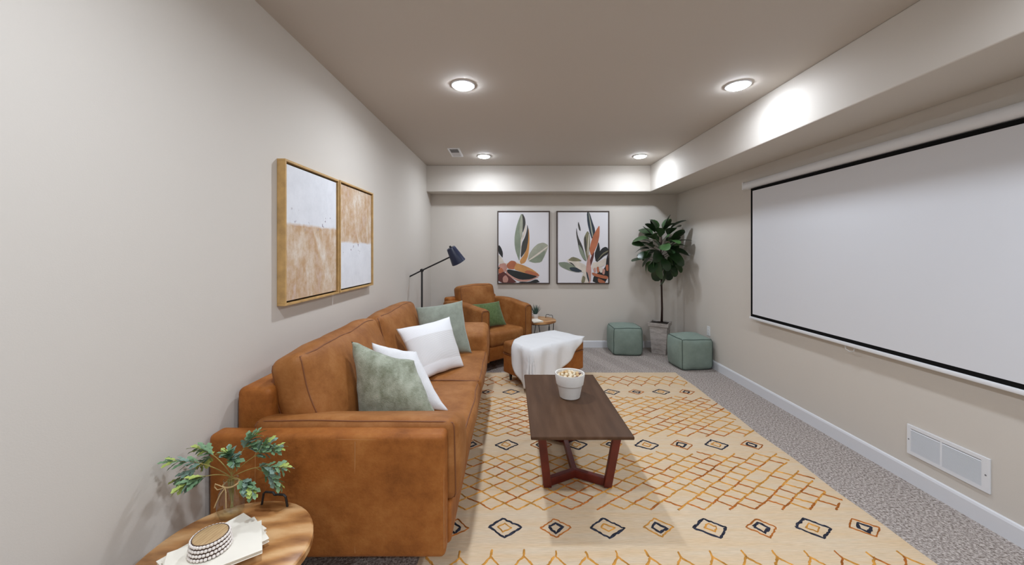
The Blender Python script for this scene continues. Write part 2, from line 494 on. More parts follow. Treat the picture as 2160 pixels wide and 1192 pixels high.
# ------------------------------------------------------------------ ceiling lights
ring = lathe([(.066, -.001), (.066, -.008), (.074, -.010), (.083, -.008), (.086, 0), (.066, 0)], 36, False, False)
lens = lathe([(.066, 0), (.066, -.016), (.058, -.020), (.03, -.0215), (.002, -.022)], 36, False, True)
spots = [(-.343, 2.66, 'round lit recessed ceiling light, nearer one on the left'),
         (1.646, 2.66, 'round lit recessed ceiling light, nearer one beside the long right soffit'),
         (-.335, 4.64, 'round lit recessed ceiling light, farther one beside the small ceiling vent'),
         (1.635, 4.64, 'round lit recessed ceiling light in the far corner between both soffits'),
         (-.34, .67, 'recessed ceiling light behind the camera, nearer row, left'), (1.64, .67, 'recessed ceiling light behind the camera, nearer row, right'),
         (-.34, -1.32, 'recessed ceiling light behind the camera, rearmost row, left'), (1.64, -1.32, 'recessed ceiling light behind the camera, rearmost row, right')]
ring_me = lens_me = None
for k, (x, y, lab) in enumerate(spots):
    t = thing('ceiling_light', lab, 'ceiling light', (x, y, CEIL), 0, 'recessed ceiling lights')
    if ring_me is None:
        a = obj('trim_ring', ring, M['white_metal'], t, angle=40); b_ = obj('light_lens', lens, M['lens'], t, angle=40)
        ring_me, lens_me = a.data, b_.data
    else:
        obj('trim_ring', ring_me, None, t); obj('light_lens', lens_me, None, t)
    ld = bpy.data.lights.new('downlight', 'AREA'); ld.shape = 'DISK'; ld.size = .12; ld.energy = LAMP_W[k]; ld.color = LAMP_COL
    ld.spread = R(165)
    lo = bpy.data.objects.new('downlight', ld); COL.objects.link(lo); lo.parent = t; lo.location = (0, 0, -.024)

# ceiling vent
t = thing('ceiling_vent', 'small white slotted register vent in the ceiling beside the far left light', 'vent', (-.67, 4.47, CEIL))
obj('vent_frame', merge(box(-.07, -.05, -.19, .19, -.008, 0), box(.05, .07, -.19, .19, -.008, 0), box(-.05, .05, -.19, -.165, -.008, 0), box(-.05, .05, .165, .19, -.008, 0)), M['white_metal'], t)
obj('vent_backing', box(-.05, .05, -.165, .165, -.002, 0), M['vent_dark'], t)
g = [xf(box(-.05, .05, -.006, .006, -.0006, .0006), (0, -.155 + .0238 * i, -.005), (R(40 if i < 7 else -40), 0, 0)) for i in range(14)]
o = obj('vent_louvers', merge(*g), M['white_metal'], t); o['kind'] = 'stuff'

# return air grille on right wall
t = thing('return_grille', 'white louvered return air grille low on the right wall above the baseboard', 'vent', (XR, 2.068, .265))
Y0, Y1, Z0, Z1 = -.196, .196, -.09, .09
obj('grille_frame', merge(bbox(-.009, 0, Y0, Y1, Z1 - .022, Z1, .002), bbox(-.009, 0, Y0, Y1, Z0, Z0 + .022, .002),
    bbox(-.009, 0, Y0, Y0 + .034, Z0 + .02, Z1 - .02, .002), bbox(-.009, 0, Y1 - .022, Y1, Z0 + .02, Z1 - .02, .002)), M['white_metal'], t)
obj('grille_divider', bbox(-.0088, 0, .012, .021, Z0 + .02, Z1 - .02, .001), M['white_metal'], t)
obj('grille_backing', box(-.001, 0, Y0 + .03, Y1 - .02, Z0 + .02, Z1 - .02), M['vent_dark'], t)
g = [xf(box(-.0055, .0055, Y0 + .033, Y1 - .021, -.0005, .0005), (-.005, 0, Z0 + .026 + .0066 * i), (0, R(-32), 0)) for i in range(20)]
o = obj('grille_louvers', merge(*g), M['white_metal'], t); o['kind'] = 'stuff'
for s in (Y0 + .016, Y1 - .011):
    obj('screw', xf(lathe([(.004, 0), (.004, .001), (.002, .002)], 12), (-.009, s, 0), (0, R(-90), 0)), M['vent_dark'], t)

# wall outlet
t = thing('wall_outlet', 'white wall outlet plate behind the pouf near the right corner', 'outlet', (XR, 4.54, .43))
obj('cover_plate', bbox(-.006, 0, -.036, .036, -.058, .058, .003), M['white_plastic'], t)
for z in (-.02, .02): obj('socket', bbox(-.0085, -.005, -.016, .016, z - .014, z + .014, .003), M['white_enamel'], t)

# ------------------------------------------------------------------ projector screen
t = thing('projector_screen', 'white pull-down projector screen with black border on the right wall', 'screen', (2.40, 2.6, 0))
SX = 2.40; y0, y1, z0, z1 = 1.515, 3.67, .767, 2.04; bw = .026
obj('screen_fabric', box(SX, SX + .001, y0 + bw, y1 - bw, z0 + bw, z1 - bw), M['screen'], t, world=True)
for (a, b_, c_, d_) in ((y0, y1, z0, z0 + bw), (y0, y1, z1 - bw, z1), (y0, y0 + bw, z0 + bw, z1 - bw), (y1 - bw, y1, z0 + bw, z1 - bw)):
    obj('black_border', box(SX - .0006, SX + .0016, a, b_, c_, d_), M['black'], t, world=True)
V = []; prof = []
for k in range(13):
    a = R(-90 + 180 * k / 12); prof.append((-.034 * math.cos(a) - .005, .037 * math.sin(a)))
prof = [(.034, -.037)] + prof + [(.034, .037)]
n = len(prof); ya, yb = y0 - .09, y1 + .09
V = [(2.412 + p, ya, 2.083 + q) for p, q in prof] + [(2.412 + p, yb, 2.083 + q) for p, q in prof]
F = [(i, (i + 1) % n, (i + 1) % n + n, i + n) for i in range(n)] + [tuple(range(n))[::-1], tuple(range(n, 2 * n))]
obj('roller_housing', (V, F), M['white_metal'], t, world=True, angle=40)
for yy in (ya - .012, yb):
    obj('end_cap', bbox(2.372, XR - .002, yy, yy + .012, 2.043, 2.123, .005), M['white_plastic'], t, world=True)
obj('bottom_bar', bbox(SX - .010, SX + .012, y0 - .012, y1 + .012, z0 - .026, z0, .006), M['white_metal'], t, world=True, angle=40)
hd = obj('pull_handle', tube([(SX, 2.635, z0 - .024), (SX, 2.632, z0 - .05), (SX, 2.60, z0 - .062), (SX, 2.568, z0 - .05), (SX, 2.565, z0 - .024)], .004, 8), M['acrylic'], t, world=True, label='clear plastic pull handle')

# ------------------------------------------------------------------ wall art on the left wall
def left_canvas(ya, yb, z0, z1, mat, label):
    ym, zm = (ya + yb) / 2, (z0 + z1) / 2
    ang = math.atan(.0148)
    t = thing('framed_canvas', label, 'artwork', (xl(ym) + .001, ym, zm), -ang, 'abstract canvases on the left wall')
    hy, hz, d, wd = (yb - ya) / 2, (z1 - z0) / 2, .045, .012
    obj('frame_rail', bbox(0, d, -hy, hy, hz - wd, hz, .0015), M['oak'], t)
    obj('frame_rail', bbox(0, d, -hy, hy, -hz, -hz + wd, .0015), M['oak'], t)
    obj('frame_rail', bbox(0, d, -hy, -hy + wd, -hz + wd, hz - wd, .0015), M['oak'], t)
    obj('frame_rail', bbox(0, d, hy - wd, hy, -hz + wd, hz - wd, .0015), M['oak'], t)
    obj('backing', box(0.002, .014, -hy + wd, hy - wd, -hz + wd, hz - wd), M['dark_gap'], t)
    gp = .010
    obj('canvas', bbox(.014, .034, -hy + wd + gp, hy - wd - gp, -hz + wd + gp, hz - wd - gp, .002), mat, t)
left_canvas(1.923, 2.512, 1.128, 1.902, M['canvas_a'], 'oak framed canvas, white above rust, nearer one on the left wall')
left_canvas(2.524, 3.112, 1.130, 1.906, M['canvas_b'], 'oak framed canvas, rust above white, farther one on the left wall')

# ------------------------------------------------------------------ botanical prints on the back wall
PC = {}
def pc(c):
    if c not in PC: PC[c] = plain('print_ink', tuple(((x * .9 + sum(c) / 30) / 255) ** 2.2 * .92 for x in c), .7, var=.12, vscale=9)
    return PC[c]
SAGE, DKG, CREAM, ORG, GRY, RUST, PINK, NAVY, MAR, OLV, CHAR = (139, 150, 128), (72, 70, 66), (226, 214, 198), (214, 150, 84), (168, 170, 150), (193, 110, 74), (205, 148, 132), (52, 62, 72), (104, 54, 50), (134, 128, 98), (44, 46, 46)
LEFT = [
 (CREAM, [(140, 650), (190, 715), (220, 780), (300, 760), (390, 760), (440, 800), (300, 860), (140, 800)]),
 (CHAR, [(140, 530), (175, 570), (200, 640), (195, 710), (165, 670), (140, 640)]),
 (ORG, [(535, 300), (548, 430), (545, 560), (530, 680), (490, 770), (430, 790), (418, 740), (480, 660), (515, 560), (530, 430)]),
 (SAGE, [(445, 115), (405, 210), (375, 300), (352, 420), (350, 520), (362, 610), (390, 690), (415, 755), (425, 640), (440, 480), (462, 330), (480, 240)]),
 (GRY, [(445, 130), (425, 230), (415, 340), (425, 430), (440, 470), (455, 330), (462, 230)]),
 (DKG, [(450, 118), (488, 185), (497, 260), (478, 330), (455, 390), (460, 250)]),
 (CREAM, [(510, 250), (505, 340), (480, 420), (440, 500), (435, 700), (428, 480), (450, 420), (485, 320)]),
 (DKG, [(520, 265), (535, 350), (530, 480), (508, 600), (470, 660), (428, 715), (445, 520), (490, 430), (512, 350)]),
 (GRY, [(525, 740), (540, 660), (600, 570), (660, 520), (730, 505), (795, 540), (775, 610), (740, 690), (700, 765), (600, 772)]),
 (SAGE, [(530, 745), (640, 690), (760, 600), (740, 690), (700, 765), (600, 770)]),
 (CREAM, [(527, 738), (640, 655), (795, 545), (790, 565), (650, 675), (530, 750)]),
 (RUST, [(240, 800), (300, 740), (360, 748), (392, 800), (350, 855), (270, 850)]),
 (PINK, [(140, 790), (230, 770), (260, 830), (220, 900), (140, 930)]),
 (ORG, [(370, 775), (440, 790), (560, 840), (650, 900), (685, 942), (600, 935), (450, 892), (340, 855)]),
 (RUST, [(520, 860), (650, 905), (685, 942), (600, 935), (470, 895)]),
 (MAR, [(140, 900), (200, 880), (260, 920), (330, 980), (390, 1030), (140, 1030)]),
 (PINK, [(225, 850), (245, 915), (330, 975), (420, 1014), (530, 1012), (685, 948), (600, 945), (430, 970), (330, 935), (260, 870)]),
 (CHAR, [(258, 850), (400, 880), (600, 932), (655, 946), (560, 985), (430, 992), (330, 952), (250, 892)]),
 (PINK, [(195, 960), (235, 925), (272, 975), (258, 1025), (200, 1025)]),
 (RUST, [(140, 850), (180, 830), (215, 880), (150, 915)]),
 (CHAR, [(395, 1030), (430, 1015), (540, 1020), (640, 978), (692, 1030)]),
 (CHAR, [(140, 830), (165, 825), (150, 850), (140, 852)]),
]
RIGHT = [
 (CHAR, [(1545, 830), (1560, 700), (1580, 640), (1580, 1030), (1375, 1030), (1390, 940), (1470, 880)]),
 (NAVY, [(1300, 110), (1335, 110), (1372, 230), (1412, 340), (1402, 430), (1370, 470), (1338, 380), (1308, 250)]),
 (GRY, [(1320, 112), (1326, 112), (1358, 260), (1385, 420), (1370, 440)]),
 (CHAR, [(1455, 490), (1475, 600), (1462, 680), (1420, 770), (1400, 660), (1435, 560)]),
 (RUST, [(1468, 275), (1468, 400), (1446, 520), (1402, 620), (1362, 690), (1333, 600), (1350, 520), (1382, 420), (1425, 340)]),
 (MAR, [(1360, 680), (1402, 620), (1385, 720), (1345, 840), (1330, 780)]),
 (CHAR, [(1420, 770), (1455, 640), (1500, 580), (1545, 560), (1580, 580), (1580, 660), (1530, 680), (1470, 735)]),
 (OLV, [(1425, 760), (1500, 650), (1580, 605), (1580, 622), (1505, 668)]),
 (DKG, [(1163, 300), (1185, 430), (1240, 540), (1272, 650), (1302, 755), (1258, 730), (1210, 640), (1188, 540), (1163, 400)]),
 (SAGE, [(1190, 520), (1240, 590), (1280, 680), (1300, 750), (1255, 720), (1212, 640)]),
 (DKG, [(1190, 228), (1215, 305), (1222, 360), (1200, 345), (1185, 280)]),
 (OLV, [(1262, 440), (1310, 348), (1340, 400), (1345, 500), (1332, 620), (1312, 770), (1285, 650), (1265, 540)]),
 (DKG, [(1268, 440), (1285, 420), (1300, 540), (1290, 640), (1270, 560)]),
 (CREAM, [(1325, 390), (1335, 400), (1325, 560), (1318, 700), (1308, 600)]),
 (CREAM, [(1030, 735), (1110, 700), (1200, 760), (1290, 800), (1330, 900), (1250, 900), (1120, 820)]),
 (OLV, [(1050, 738), (1110, 690), (1180, 708), (1245, 748), (1130, 752)]),
 (SAGE, [(922, 765), (1030, 758), (1110, 795), (1180, 840), (1250, 882), (1180, 897), (1060, 867), (960, 822)]),
 (NAVY, [(1070, 830), (1150, 825), (1250, 880), (1180, 895), (1090, 870)]),
 (DKG, [(1060, 760), (1110, 770), (1160, 830), (1120, 800)]),
 (CREAM, [(1370, 765), (1450, 760), (1560, 695), (1545, 800), (1440, 835), (1370, 860)]),
 (PINK, [(1300, 760), (1335, 640), (1345, 760), (1360, 850), (1350, 1030), (1310, 1030), (1285, 900)]),
 (CREAM, [(1250, 900), (1300, 880), (1330, 960), (1335, 1030), (1215, 1030)]),
 (OLV, [(1225, 1030), (1250, 930), (1285, 960), (1270, 1030)]),
 (NAVY, [(1290, 880), (1310, 900), (1335, 1000), (1325, 1030), (1300, 950)]),
 (RUST, [(1360, 890), (1480, 925), (1580, 945), (1572, 985), (1470, 965), (1380, 935)]),
 (RUST, [(1440, 965), (1510, 995), (1555, 1030), (1450, 1030)]),
 (PINK, [(1385, 850), (1410, 825), (1425, 880), (1400, 905)]),
 (RUST, [(1425, 830), (1455, 815), (1465, 890), (1440, 905)]),
 (CREAM, [(1470, 820), (1510, 835), (1500, 900), (1470, 895)]),
 (PINK, [(1510, 840), (1540, 860), (1530, 925), (1500, 915)]),
 (RUST, [(1545, 800), (1580, 790), (1580, 880), (1550, 870)]),
]
def smooth_poly(P):
    Q = []
    n = len(P)
    for i in range(n):                                    # one corner-cutting pass
        a, b_ = P[i], P[(i + 1) % n]
        Q += [(a[0] * .8 + b_[0] * .2, a[1] * .8 + b_[1] * .2), (a[0] * .2 + b_[0] * .8, a[1] * .2 + b_[1] * .8)]
    return Q
def print_art(x0, x1, z0, z1, shapes, ox, label):
    t = thing('framed_print', label, 'artwork', ((x0 + x1) / 2, YB - .001, (z0 + z1) / 2), 0, 'botanical prints on the back wall')
    hx, hz, d, wd = (x1 - x0) / 2, (z1 - z0) / 2, .035, .016
    for g in (bbox(-hx, hx, -d, 0, hz - wd, hz, .0015), bbox(-hx, hx, -d, 0, -hz, -hz + wd, .0015),
              bbox(-hx, -hx + wd, -d, 0, -hz + wd, hz - wd, .0015), bbox(hx - wd, hx, -d, 0, -hz + wd, hz - wd, .0015)):
        obj('frame_rail', g, M['walnut_frame'], t)
    iw, ih = 2 * (hx - wd), 2 * (hz - wd)
    V = [(-iw / 2, -.026, -ih / 2), (iw / 2, -.026, -ih / 2), (iw / 2, -.026, ih / 2), (-iw / 2, -.026, ih / 2)]
    mats = [plain('print_paper', (.76, .745, .77), .7)]; F = [(0, 1, 2, 3)]; MI = [0]
    for k, (c, P) in enumerate(shapes):
        P = smooth_poly(P)
        mt = pc(c)
        if mt not in mats: mats.append(mt)
        o0 = len(V)
        Q = [(-iw / 2 + min(1, max(0, (x - ox) / 660)) * iw, -ih / 2 + min(1, max(0, (1030 - y) / 920)) * ih) for x, y in P]
        ar = sum(Q[i][0] * Q[(i + 1) % len(Q)][1] - Q[(i + 1) % len(Q)][0] * Q[i][1] for i in range(len(Q)))
        if ar < 0: Q = Q[::-1]
        V += [(x, -.0263 - .00022 * k, z) for x, z in Q]
        F.append(tuple(range(o0, len(V)))); MI.append(mats.index(mt))
    me = mesh(V, F, mats=MI)
    for mt in mats: me.materials.append(mt)
    obj('print', me, None, t)
    obj('backing', box(-iw / 2, iw / 2, -.0255, 0, -ih / 2, ih / 2), M['dark_gap'], t)
print_art(-.194, .576, .937, 2.006, LEFT, 140, 'dark framed botanical print with sage and orange leaves, left of the pair')
print_art(.673, 1.446, .937, 2.006, RIGHT, 920, 'dark framed botanical print with one upright rust leaf, right of the pair')

# ------------------------------------------------------------------ rug
t = thing('area_rug', 'large tan rug with orange lattice and rows of charcoal diamonds', 'rug', (.75, 2.75, 0))
RX0, RX1, RY0, RY1, RT = -.42, 1.92, 1.24, 4.27, .009
bm_V, bm_F = [], []
nx, ny = 30, 36
for top in (1, 0):
    for j in range(ny + 1):
        for i in range(nx + 1):
            x = RX0 + (RX1 - RX0) * i / nx; y = RY0 + (RY1 - RY0) * j / ny
            if i in (0, nx): x += noise.noise(Vector((y * 3, i, 0))) * .012
            if j in (0, ny): y += noise.noise(Vector((x * 3, j, 5))) * .012
            bm_V.append((x, y, (RT if not (i in (0, nx) or j in (0, ny)) else RT * .7) if top else 0.0005))
N = (nx + 1) * (ny + 1)
for j in range(ny):
    for i in range(nx):
        a = j * (nx + 1) + i; bm_F.append((a, a + 1, a + nx + 2, a + nx + 1)); bm_F.append((N + a, N + a + nx + 1, N + a + nx + 2, N + a + 1))
for i in range(nx):
    bm_F.append((i + 1, i, N + i, N + i + 1)); a = ny * (nx + 1) + i; bm_F.append((a, a + 1, N + a + 1, N + a))
for j in range(ny):
    a = j * (nx + 1); bm_F.append((a, a + nx + 1, N + a + nx + 1, N + a)); a += nx; bm_F.append((a + nx + 1, a, N + a, N + a + nx + 1))
obj('rug_ground', (bm_V, bm_F), M['rug'], t, world=True)

def yarn(P, wd=.0058, ht=.005, seg=.012, jit=.0022):
    """a raised bead of pile along a floor polyline (list of xy)"""
    Q = []
    for k in range(len(P) - 1):
        a, b_ = Vector(P[k]), Vector(P[k + 1]); n = max(2, int((b_ - a).length / seg))
        for i in range(n): Q.append(a.lerp(b_, i / n))
    Q.append(Vector(P[-1]))
    Q = [q + Vector((random.uniform(-jit, jit), random.uniform(-jit, jit))) for q in Q]
    V, F = [], []
    for i, q in enumerate(Q):
        d = (Q[min(i + 1, len(Q) - 1)] - Q[max(i - 1, 0)]); d = d.normalized() if d.length > 1e-6 else Vector((1, 0)); s = Vector((-d.y, d.x)) * wd * random.uniform(.7, 1.35)
        V += [(q.x + s.x, q.y + s.y, RT - .001), (q.x, q.y, RT + ht * random.uniform(.75, 1.1)), (q.x - s.x, q.y - s.y, RT - .001)]
        if i:
            o = 3 * i; F += [(o - 3, o - 2, o + 1, o), (o - 2, o - 1, o + 2, o + 1)]
    return V, F
gold, rust = [], []
def put(P, **k):
    if not all(RX0 + .01 < p[0] < RX1 - .01 and RY0 + .01 < p[1] < RY1 - .01 for p in P): return
    tone = noise.noise(Vector((P[0][0] * 2.2, P[0][1] * 2.2, 3))) + random.uniform(-.35, .35)
    (gold if tone < .12 else rust).append(yarn(P, **k))
def J(s): return random.uniform(-s, s)
def lattice(ya, yb, W=.144, rows=9):
    H = (yb - ya) / rows; nodes = {}
    for j in range(rows + 1):
        for i in range(-1, 18):
            nodes[(i, j)] = (RX0 + .03 + (i + (.5 if j % 2 else 0)) * W + J(.006), ya + j * H + J(.004))
    for j in range(rows):
        for i in range(0, 17):
            a = nodes[(i, j)]
            nr = nodes[(i + (1 if j % 2 else 0), j + 1)]; nl = nodes[(i - (0 if j % 2 else 1), j + 1)]
            sk = max(0, min(1, (a[0] - .45) / 1.1))
            put([a, nr])
            if random.random() > .05 + .08 * sk:
                # between two rising lines the falling strokes keep one offset, so they step like brickwork
                Ln = i - (j - j % 2) // 2; of = (.5 if Ln % 2 else 0) * (1 if sk > .25 else 0) + J(.08) * sk
                da = (of * W * .5, of * H)
                put([(a[0] + da[0], a[1] + da[1]), (nl[0] + da[0], nl[1] + da[1])])
lattice(2.0, 2.55, rows=11)
lattice(2.79, 3.54, rows=15)
def scales(ya, rows, up, W=.146, H=.085, tick=.05):
    y = ya
    for r_ in range(rows):
        off = 0 if r_ % 2 == 0 else W / 2
        for i in range(-1, 18):
            x = RX0 + .04 + i * W + off
            s = 1 if up else -1
            p = (x + J(.006), y + J(.005)); q = (x + W / 2 + J(.006), y + s * H + J(.006)); r2 = (x + W + J(.006), y + J(.005))
            put([p, q]); put([q, r2])
            lean = J(.006)
            put([p, (p[0] - lean * s * -1, p[1] - s * tick + J(.006))])
        y += (H + tick) * (1 if up else -1)
scales(1.69, 3, False, tick=.036)
scales(3.86, 3, True, tick=.03, H=.07)
o = obj('lattice_yarn', merge(*gold), M['yarn_gold'], t, world=True); o['kind'] = 'stuff'
o = obj('lattice_yarn', merge(*rust), M['yarn_rust'], t, world=True, label='rust coloured lattice yarn'); o['kind'] = 'stuff'
def motif(cx, cy, k, big):
    def ring_(hx, hy, **kw):
        a = [(-hx, J(.006)), (J(.012), hy), (hx, J(.006)), (J(.012), -hy)]
        P = []
        for i in range(5):
            p = a[i % 4]; P.append((cx + p[0] + J(.004), cy + p[1] + J(.004)))
        P[-1] = P[0]
        return yarn(P, jit=.003, **kw)
    if big:
        obj('diamond_outline', ring_(.084, .066, wd=.0075), M['yarn_navy'], t, world=True)
        obj('diamond_centre', ring_(.034, .030, wd=.0045), M['yarn_gold'], t, world=True)
    else:
        obj('diamond_outline', ring_(.078, .062, wd=.0042), M['yarn_rust' if k % 3 else 'yarn_gold'], t, world=True)
        obj('diamond_centre', ring_(.036, .034, wd=.0085), M['yarn_navy'], t, world=True)
for (yy, xx, st) in ((1.869, -.029, .2612), (2.670, -.031, .2545), (3.67, .005, .2503)):
    for i in range(-1, 8):
        if RX0 + .1 < xx + i * st < RX1 - .06: motif(xx + i * st, yy, i, i % 2 == 0)

# ------------------------------------------------------------------ sofa
sofa = thing('leather_sofa', 'long cognac leather sofa with thin arms along the left wall', 'sofa', (-.73, 2.63, 0))
LE, LD, PP = M['leather'], M['leather_dark'], M['pipe']
XF, XB = -.262, -1.214          # front and back of the sofa
def sbox(x0, x1, y0, y1, z0, z1, r, n=7, **k):
    g = soft_box((x1 - x0) / 2, (y1 - y0) / 2, (z1 - z0) / 2, r, n, **k)
    return xf(g, ((x0 + x1) / 2, (y0 + y1) / 2, (z0 + z1) / 2))
def sofa_arm(ya, yb, sgn):
    a = obj('arm_panel', sbox(XB, XF, ya, yb, .182, .678, .022, bulge=(0, .006, 0), wr=.003), LD, sofa, True, True)
    yo = ya if sgn > 0 else yb                               # outer face
    for x in (-1.02, -.622):
        obj('seam', tube([(x, yo - sgn * .001, .21), (x, yo - sgn * .0035, .45), (x, yo - sgn * .001, .655)], .0016, 5), M['thread'], a, world=True)
    obj('seam', tube([(XB + .03, yo + sgn * .004, .660), (-.7, yo + sgn * .003, .662), (XF - .03, yo + sgn * .004, .660), (XF - .008, yo + sgn * .008, .633), (XF - .006, yo + sgn * .008, .22)], .0018, 5), M['thread'], a, world=True)
    # the padded inner bolster
    y2, y3 = (yb - .008, yb + .245) if sgn > 0 else (ya - .245, ya + .008)
    g = sbox(-1.10, -.222, y2, y3, .35, .712, .05, bulge=(.012, .01, .012), wr=.006, seed=2)
    yo2 = y2 if sgn > 0 else y3
    for v_ in g[0]: v_.z -= .30 * abs(v_.y - yo2) * max(0, (v_.z - .45) / .26)
    p = obj('arm_bolster', g, LE, sofa, True, True)
    Hb = (.439, (y3 - y2) / 2, .181); P = edge_loop(Hb, 1, -sgn, r=.05, bulge=(.012, .01, .012), wr=.006, seed=2)
    P = [v_ + Vector((-.661, (y2 + y3) / 2, .531)) for v_ in P]
    for v_ in P: v_.z -= .30 * abs(v_.y - yo2) * max(0, (v_.z - .45) / .26)
    obj('piping', tube(P, .0036, 6, True), PP, p, world=True)
sofa_arm(1.47, 1.555, 1)
sofa_arm(3.705, 3.79, -1)
obj('base_rail', sbox(XB + .02, -.25, 1.54, 3.72, .182, .36, .02), LD, sofa, True, True)
obj('back_frame', sbox(XB, -1.06, 1.62, 3.64, .22, .81, .03, wr=.004), LD, sofa, True, True)
for k, (ya, yb) in enumerate(((1.795, 2.645), (2.645, 3.467))):
    c = obj('seat_cushion', sbox(-.98, -.222, ya, yb, .345, .492, .045, 10, bulge=(.015, 0, .022), wr=.010, seed=k + 4, ws=5), LE, sofa, True, True)
    for sg in (-1, 1):
        P = edge_loop((.379, (yb - ya) / 2, .0735), 2, sg, r=.045, bulge=(.015, 0, .022), wr=.010, seed=k + 4, ws=5)
        obj('piping', tube([v_ + Vector((-.601, (ya + yb) / 2, .4185)) for v_ in P], .0038, 6, True), PP, c, world=True)
for k, (ya, yb) in enumerate(((1.66, 2.652), (2.652, 3.61))):
    g = soft_box(.085, (yb - ya) / 2, .235, .05, 11, bulge=(.06, .02, .03), wr=.022, seed=k + 9, ws=5)
    R_ = R(-17)
    c = obj('back_cushion', xf(g, (-.965, (ya + yb) / 2, .695), (0, R_, 0)), LE, sofa, True, True)
    for sg in (-1, 1):
        P = edge_loop((.085, (yb - ya) / 2, .235), 0, sg, r=.05, bulge=(.06, .02, .03), wr=.022, seed=k + 9, ws=5)
        P = xf((P, []), (-.965, (ya + yb) / 2, .695), (0, R_, 0))[0]
        obj('piping', tube(P, .0036, 6, True), PP, c, world=True)
for x in (XB + .12, XF - .10):
    for y in (1.76, 3.55):
        obj('leg', xf(lathe([(.016, .015), (.026, .19)], 14), (x, y, .0)), M['leg'], sofa, False, True)

# pillows
def put_pillow(name, label, TL, TR, BR, BL, th, mat, seed, wr=.006, pinch=.07):
    V, F, U = pillow(TL, TR, BR, BL, th, wr=wr, seed=seed, pinch=pinch)
    c = sum(V, Vector()) / len(V); V = [v - c for v in V]
    o = obj(name, mesh(V, F, True, U), mat); o.location = c
    tag(o, label, 'pillow', 'throw pillows')
    return o
put_pillow('throw_pillow', 'mottled plush sage pillow at the near end of the sofa', at(741, 719, 1.98), at(874, 762, 2.02), at(932, 893, 1.94), at(755, 898, 1.93), .17, M['fuzzy_sage'], 1, .011)
put_pillow('throw_pillow', 'plain white pillow squeezed behind the plush sage pillow', at(783, 722, 2.17), at(878, 742, 2.22), at(946, 868, 2.11), at(800, 868, 2.13), .13, M['white_cloth'], 2, .007)
put_pillow('throw_pillow', 'white square pillow with a grey ribbed middle band on the sofa', (-.872, 2.80, .826), (-.505, 3.04, .875), (-.365, 2.90, .508), (-.63, 2.55, .508), .15, M['banded'], 3, .005)
put_pillow('throw_pillow', 'large plain sage velvet pillow against the far sofa arm', (-.862, 3.34, .905), (-.445, 3.38, .965), (-.345, 3.27, .508), (-.79, 3.22, .508), .14, M['sage'], 4, .005)

# ------------------------------------------------------------------ armchair (local: x across, +y to the back)
AR = R(42)
chair = thing('leather_armchair', 'cognac leather armchair with curved arms in the far left corner', 'armchair', (-.031, 4.474, 0), AR)
HW, DP = .41, .85
def arm_shape(s):
    """a curved, slightly rising side arm swept from front to back"""
    V, F = [], []; n = 12
    for i in range(n + 1):
        q = i / n; y = .0 + q * (DP - .02); zt = .742 + .03 * math.sin(q * PI * .5) + (.02 if .2 < q < .9 else 0) * math.sin((q - .2) / .7 * PI)
        out = HW + .035 * math.sin(q * PI); inn = HW - .125 + .02 * math.sin(q * PI)
        e = .0
        sec = [(inn, .115), (out, .115), (out, zt - .03), (out - .012, zt - .008), (out - .035, zt), (inn + .035, zt), (inn + .012, zt - .008), (inn, zt - .03)]
        if i in (0, n): sec = [((a - (out + inn) / 2) * .93 + (out + inn) / 2, b_ if b_ < .2 else b_ - .012) for a, b_ in sec]
        yy = y + (.012 if i == 0 else 0) - (.012 if i == n else 0)
        if i == 0:
            yy = y
        V += [(s * a, yy, b_) for a, b_ in sec]
    m_ = 8
    for i in range(n):
        for k in range(m_):
            l = (k + 1) % m_; q = (i * m_ + k, i * m_ + l, (i + 1) * m_ + l, (i + 1) * m_ + k)
            F.append(q[::-1] if s > 0 else q)
    c0 = tuple(range(m_)); c1 = tuple(n * m_ + k for k in range(m_))
    F.append(c0 if s > 0 else c0[::-1]); F.append(c1[::-1] if s > 0 else c1)
    return V, F
for s in (-1, 1):
    a = obj('arm', arm_shape(s), LE, chair, angle=50)
    P = [(s * (HW - .115), -.004, .14), (s * (HW - .115), -.004, .70), (s * (HW - .09), -.004, .722), (s * (HW - .03), -.004, .722), (s * (HW - .008), -.004, .70), (s * (HW - .008), -.004, .14)]
    obj('piping', tube(P, .005, 6), PP, a)
obj('base_rail', xf(soft_box(HW - .11, .35, .085, .02), (0, .36, .20)), LD, chair, True)
obj('seat_cushion', xf(soft_box(HW - .128, .34, .088, .045, bulge=(0, .02, .02), wr=.006, seed=5), (0, .335, .372)), LE, chair, True)
obj('back_frame', xf(soft_box(HW - .02, .075, .34, .03, wr=.003), (0, .765, .475)), LD, chair, True)
g = soft_box(HW - .13, .085, .26, .05, 9, bulge=(.012, .035, .02), wr=.008, seed=6, ws=5)
obj('back_cushion', xf(g, (-.01, .635, .70), (R(-11), 0, 0)), LE, chair, True)
bc = [o_ for o_ in chair.children if o_.name.startswith('back_cushion')][0]
for sg in (-1, 1):
    P = edge_loop((HW - .13, .085, .26), 1, sg, r=.05, bulge=(.012, .035, .02), wr=.008, seed=6, ws=5)
    obj('piping', tube(xf((P, []), (-.01, .635, .70), (R(-11), 0, 0))[0], .0042, 6, True), PP, bc)
for x in (-HW + .06, HW - .06):
    for y in (.07, DP - .08):
        obj('leg', xf(lathe([(.013, 0), (.022, .118)], 12), (x, y, 0)), M['leg'], chair)
put_pillow('lumbar_pillow', 'green woven lumbar pillow on the armchair seat',
           Vector((-.47, 4.50, .765)), Vector((-.15, 4.74, .775)), Vector((-.055, 4.64, .485)), Vector((-.385, 4.39, .485)), .11, M['green'], 6, .004)

